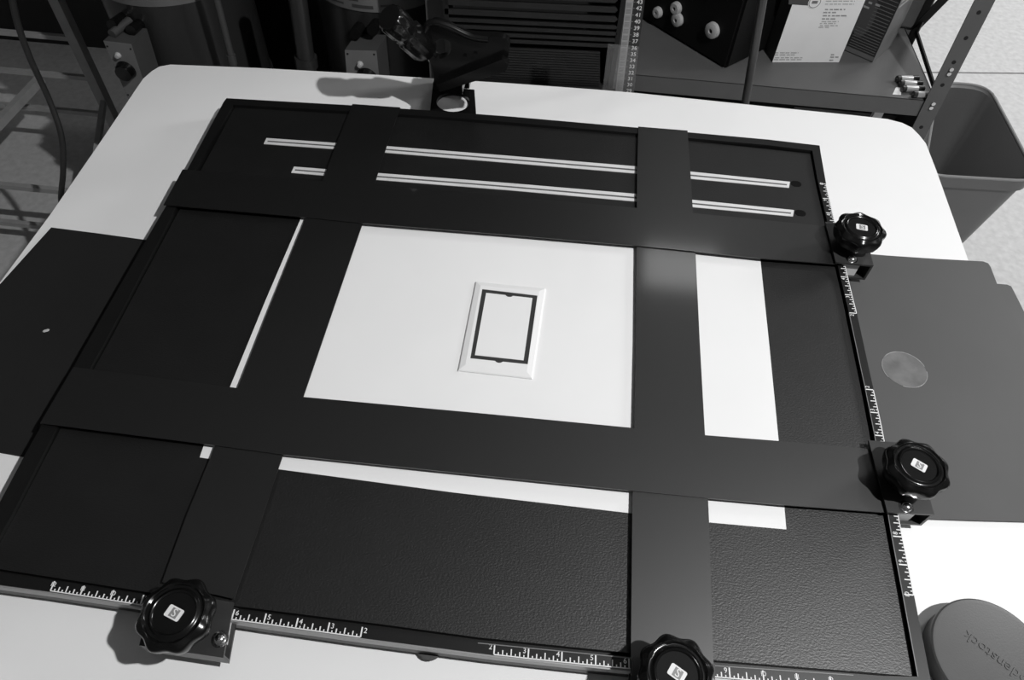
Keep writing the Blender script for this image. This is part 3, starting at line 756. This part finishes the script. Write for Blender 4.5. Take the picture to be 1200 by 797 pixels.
# white tube below the shelf
p, q = aty(1033, 124, ys + .03), aty(1026, 140, ys + .03)
bm = bmesh.new(); d_ = (q - p).normalized(); bar(bm, (p.x + .002, ys + .034, .1005), (p.x + .002, ys + .034, .425), .020, .012, up=(0, 1, 0))
o = link('white_batten', bm, 'carton', None, loc=(p.x + .002, ys + .034, .10)); tag(o, 'narrow white batten standing under the grey shelf', 'batten')
bm = bmesh.new(); box(bm, (.715, ys + .20, .10 + .12), (.245, .18, .238)); bmesh.ops.bevel(bm, geom=bm.edges[:], offset=.004, segments=1, affect='EDGES')
o = thing('storage_box', 'dark storage box with a lid on the low shelf under the grey shelf', 'box', (.715, ys + .20, .10)); link('box', bm, 'case', o)
bm = bmesh.new(); box(bm, (.715, ys + .20, .10 + .2465), (.251, .186, .015)); link('lid', bm, 'slider', o)

o = thing('grey_carton', 'grey carton under the left part of the grey shelf', 'carton', (.36, ys + .14, .10))
bm = bmesh.new(); box(bm, (.33, ys + .14, .10 + .145), (.50, .22, .29)); link('box', bm, 'shelf', o)
for sx in (-1, 1):
    bm = bmesh.new(); box(bm, (.33 + sx * .1255, ys + .14, .10 + .2915), (.249, .22, .003)); link('flap', bm, 'shelf', o)
# ---------------------------------------------------------------- waste bin
zb = .31
rim = [at(1100, 97, zb), at(1158, 102, zb), at(1217, 213.5, zb), at(1082, 205.5, zb)]
cbn = sum(rim, Vector()) / 4
def rrect(Q, z, sc, rad, k=6):
    P = [Vector((cbn.x + (p.x - cbn.x) * sc, cbn.y + (p.y - cbn.y) * sc, z)) for p in Q]; out_ = []
    for i in range(4):
        p, a_, b_ = P[i], (P[(i - 1) % 4] - P[i]), (P[(i + 1) % 4] - P[i])
        r_ = rad
        s0, s1 = p + a_.normalized() * r_, p + b_.normalized() * r_
        for j in range(k + 1):
            t = j / k; out_.append((1 - t) ** 2 * s0 + 2 * t * (1 - t) * p + t * t * s1)
    return out_
bn = thing('waste_bin', 'dark grey plastic waste bin with rolled rim on the floor right of the table', 'bin', (cbn.x, cbn.y, 0))
bm = bmesh.new()
prof = [(0.0, .70, .03), (.0, .74, .035), (zb - .03, .965, .05), (zb - .03, 1.0, .05), (zb, 1.015, .055), (zb + .002, .995, .05), (zb - .004, .955, .05), (.012, .72, .03)]
L_ = [[bm.verts.new(p) for p in rrect(rim, z, s, r_)] for z, s, r_ in prof]
for A_, B_ in zip(L_, L_[1:]):
    for i in range(len(A_)): bm.faces.new((A_[i], A_[(i + 1) % len(A_)], B_[(i + 1) % len(A_)], B_[i]))
bm.faces.new(L_[0][::-1]); bm.faces.new(L_[-1])
link('bin_body', bm, 'bin', bn, smooth=True)
bm = bmesh.new(); P = rrect(rim, zb + .002, 1.006, .053)
sweep(bm, P + P[:1], .0035, 8); link('rim', bm, 'binhighlight', bn, smooth=True)

# ---------------------------------------------------------------- louvered cabinet
yl = .62
lz0 = aty(600, 110, yl).z - .25
lv = thing('louvered_heater', 'black louvered cabinet behind the clamp at the back of the table', 'heater', (0, yl, 0))
xa, xb_ = aty(521, 45, yl).x, aty(731, 20, yl).x
bm = bmesh.new(); box(bm, ((xa + xb_) / 2, yl + .19, .50), (xb_ - xa, .26, 1.0)); box(bm, (xb_ - .004, yl + .03, .5), (.008, .06, 1.0)); box(bm, (xa + .004, yl + .03, .5), (.008, .06, 1.0)); link('cabinet', bm, 'hole', lv)
sl = [-8, 3.5, 14.5, 24, 31.5, 39, 46]
for y in sl:
    p, q = aty(521, y - 1.2, yl), aty(724, y + 8.5, yl)
    bm = bmesh.new(); hh = .0046 if y < 20 else .0030
    extr(bm, [p + Vector((0, 0, hh)), q + Vector((-.004, 0, hh)), q + Vector((0, 0, 0)), q + Vector((-.004, 0, -hh)), p + Vector((0, 0, -hh))], (0, .012, -.004)); link('slat', bm, 'louv', lv)
bm = bmesh.new()
y = 53.0
while y < 92:
    p, q = aty(521, y, yl + .008), aty(703, y + 8, yl + .008); bar(bm, p, q, .006, .0032); y += 2.9
link('fine_slats', bm, 'louv', lv)['kind'] = 'stuff'
bm = bmesh.new(); p, q = aty(521, 92, yl), aty(703, 103, yl); extr(bm, [p, q, q + Vector((0, 0, -.012)), p + Vector((0, 0, -.012))], (0, -.012, 0)); link('ledge', bm, 'louv', lv)
bm = bmesh.new(); p, q = aty(521, 105, yl), aty(735, 118, yl); box(bm, ((xa + xb_) / 2, yl + .012, (q.z + .02) / 2), (xb_ - xa, .012, q.z + .02)); link('lower_panel', bm, 'louv', lv)
sp = thing('side_board', 'grey upright board left of the black louvered cabinet', 'board', (xa - .02, yl, 0))
x0 = aty(501, 45, yl + .03).x
bm = bmesh.new(); box(bm, ((x0 + xa - .002) / 2, yl + .13, .5), (xa - .002 - x0, .2, 1.0)); link('board', bm, 'cab', sp)

# ---------------------------------------------------------------- drums with switch boxes
def drum(cx, cyf, R, zband, label, prints):
    d_ = thing('metal_drum', label, 'drum', (cx, cyf + R, 0), 'dark drums behind the table')
    bm = bmesh.new(); lathe(bm, [(0, .02), (R - .006, .02), (R, .026), (R, .40), (R + .004, .404), (R + .004, .412), (R, .416), (R, .93), (R - .012, .945), (0, .945)], 64, None, Matrix.Translation((cx, cyf + R, 0))); link('barrel', bm, 'drum', d_, smooth=True)
    bm = bmesh.new(); lathe(bm, [(R + .0003, zband), (R + .002, zband), (R + .002, zband + .13), (R + .0003, zband + .13)], 64, None, Matrix.Translation((cx, cyf + R, 0))); lb = link('label_band', bm, 'band', d_, smooth=True); lb['label'] = 'paler label band around the drum'
    bm = bmesh.new()
    for a_, w, z, h in prints:
        steps = 4
        for k in range(steps):
            t0, t1 = a_ + w * k / steps, a_ + w * (k + 1) / steps; r = R + .0024
            P = [Vector((cx + r * math.sin(t), cyf + R - r * math.cos(t), zz)) for t, zz in ((t0, z), (t1, z), (t1, z + h), (t0, z + h))]
            bm.faces.new([bm.verts.new(p) for p in P])
    link('label_print', bm, 'inkl' if False else 'cartonside', lb)
    for k in range(3):
        t = 2 * math.pi * k / 3 + .5; bm = bmesh.new(); box(bm, (cx + (R - .03) * math.cos(t), cyf + R + (R - .03) * math.sin(t), .0105), (.04, .04, .021)); link('foot', bm, 'swside', d_)
    return d_
pa = aty(165, 7, .75); pb = aty(430, 13.5, .75)
dA = drum(pa.x, .75, .142, pa.z, 'dark metal drum with switch box behind the left end of the table', [(-.5, .35, pa.z + .02, .004)])
dB = drum(pb.x, .75, .128, pb.z, 'dark metal drum with switch box behind the fluted clamp knob', [(-.55, .22, pb.z + .008, .003), (-.2, .3, pb.z + .006, .006), (.2, .18, pb.z + .01, .004), (-.6, .5, pb.z + .018, .003)])
def switchbox(par, q, yb, knobp, lampp, R):
    P = [aty(x, y, yb) for x, y in q]
    bm = bmesh.new(); extr(bm, P, (0, .0012, 0)); sb = link('switch_plate', bm, 'swbox', par)
    bm = bmesh.new(); extr(bm, [p + Vector((0, .0013, 0)) for p in P], (.006, .055, 0)); link('switch_box', bm, 'swside', par)
    p = aty(*knobp, yb); bm = bmesh.new(); lathe(bm, [(0, .016), (R * .8, .015), (R * .92, .006), (R, 0), (0, 0)], 28, None, frame(p, (1, 0, 0), (0, 0, 1))); link('dial', bm, 'knob', par, smooth=True)
    p = aty(*lampp, yb); bm = bmesh.new(); lathe(bm, [(0, .008), (.004, .007), (.006, 0), (0, 0)], 16, None, frame(p, (1, 0, 0), (0, 0, 1))); link('indicator', bm, 'foot', sb, smooth=True)
    bm = bmesh.new()
    for i in range(4):
        p = P[i].lerp(sum(P, Vector()) / 4, .16); lathe_m = frame(p, (1, 0, 0), (0, 0, 1)); vs = bmesh.ops.create_cone(bm, cap_ends=True, segments=10, radius1=.0022, radius2=.0016, depth=.002)['verts']; bmesh.ops.transform(bm, matrix=lathe_m, verts=vs)
    link('screw', bm, 'hole', sb)['kind'] = 'stuff'
switchbox(dA, [(121, 48), (153.5, 52), (176, 119), (150, 116)], .685, (148, 82), (138.5, 64.5), .0185)
switchbox(dB, [(404, 59), (441, 60), (446, 106), (408, 106)], .685, (430, 91), (422, 75), .020)
for par, x, y in ((dA, 131, 30), (dA, 153, 36), (dB, 416, 40), (dB, 436, 36)):
    p = aty(x, y, .715); bm = bmesh.new(); tube(bm, p, p + Vector((0, .06, -.01)), .010, n=16); link('valve', bm, 'black' if par is dB else 'clamp', par, smooth=True)
p = aty(131, 40, .70); bm = bmesh.new(); tube(bm, p, p + Vector((.012, .05, 0)), .008, n=12); link('fitting', bm, 'swside', dA, smooth=True)
bm = bmesh.new(); box(bm, (-.46, 1.16, .6), (.62, .14, 1.2)); o = thing('dark_backing', 'added black block darkening the gap behind the two drums', 'cabinet', (-.46, 1.16, 0)); link('backing_body', bm, 'case', o)  # black block added to keep the gap between the drums dark
bm = bmesh.new(); box(bm, (-.46, 1.087, .6), (.60, .008, 1.16)); link('backing_front', bm, 'case', o)
# upright pipes between the drums
for (x0, y0, x1, y1, yy, r, m, lab) in ((252, -8, 277, 90, .74, .0065, 'cab', 'thin grey upright pipe between the two drums'), (348, -8, 362, 95, .71, .016, 'drum', 'thick dark upright pipe beside the drum behind the clamp knob')):
    p, q = aty(x0, y0, yy), aty(x1, y1, yy); d_ = (q - p).normalized(); bm = bmesh.new(); tube(bm, p - d_ * .05, p + d_ * (p.z / -d_.z), r, n=18)
    pi = thing('pipe', lab, 'pipe', p + d_ * (p.z / -d_.z)); link('pipe_body', bm, m, pi, smooth=True)
    bm = bmesh.new(); c_ = p + d_ * .12; tube(bm, c_, c_ + d_ * .02, r * 1.3, n=18); link('collar', bm, m, pi, smooth=True)

# ---------------------------------------------------------------- left rack
yk = 1.02
rk = thing('wire_rack', 'grey steel rack of bars standing on the floor at the far left', 'rack', (aty(140, 145, yk).x, yk, 0))
p, q = aty(62, 0, yk), aty(135, 137, yk); xk = (p.x + q.x) / 2
bm = bmesh.new(); box(bm, (xk, yk, .40), (.024, .024, .80)); link('upright', bm, 'rack', rk)
bm = bmesh.new(); box(bm, (xk - .62, yk, .40), (.024, .024, .80)); link('upright', bm, 'rack', rk)
for (xx, yy) in ((86, 45), (111, 92), (133, 135)):
    z = aty(xx, yy, yk).z; bm = bmesh.new(); bar(bm, (xk - .62, yk, z), (xk, yk, z), .011, .011); link('rail', bm, 'rack', rk)
yk2 = .70
for z, yy in ((.20, yk2), (.075, yk2)):
    bm = bmesh.new(); bar(bm, (xk - .62, yy, z), (xk + .12, yy, z), .012, .012); link('rail', bm, 'rack', rk)
bm = bmesh.new(); box(bm, (xk + .12, yk2, .12), (.02, .02, .24)); link('upright', bm, 'rack', rk)
bm = bmesh.new(); box(bm, (xk - .62, yk2, .12), (.02, .02, .24)); link('upright', bm, 'rack', rk)
bm = bmesh.new(); bar(bm, (xk + .12, yk2, .225), (xk, yk, .225), .012, .012); link('rail', bm, 'rack', rk)
p, q = aty(48, 92, yk + .0), aty(0, 143, yk - .2); bm = bmesh.new(); bar(bm, p, p + (q - p) * 1.5, .016, .02); link('brace', bm, 'rack', rk)
# dark lump behind rack and drum A
# ---------------------------------------------------------------- cable
cpts = [aty(10, -25, .60), aty(20, 25, .60), aty(36, 70, .60), aty(58, 118, .60), aty(72, 160, .58), aty(74, 200, .56), aty(72, 238, .55)]
e_ = cpts[-1]; cpts += [Vector((e_.x + .03, e_.y - .02, .30)), Vector((e_.x + .08, e_.y, .06)), Vector((e_.x + .16, e_.y - .03, .006)), Vector((e_.x + .45, e_.y - .08, .006))]
bm = bmesh.new(); sweep(bm, smoothpath(cpts, 8), .0055, 14)
o = link('power_cable', bm, 'cable', None, loc=cpts[-1] - Vector((0, 0, .006)), smooth=True); tag(o, 'thick black cable hanging down at the far left past the table corner', 'cable')

for o in bpy.data.objects:
    if '_o' in o: del o['_o']
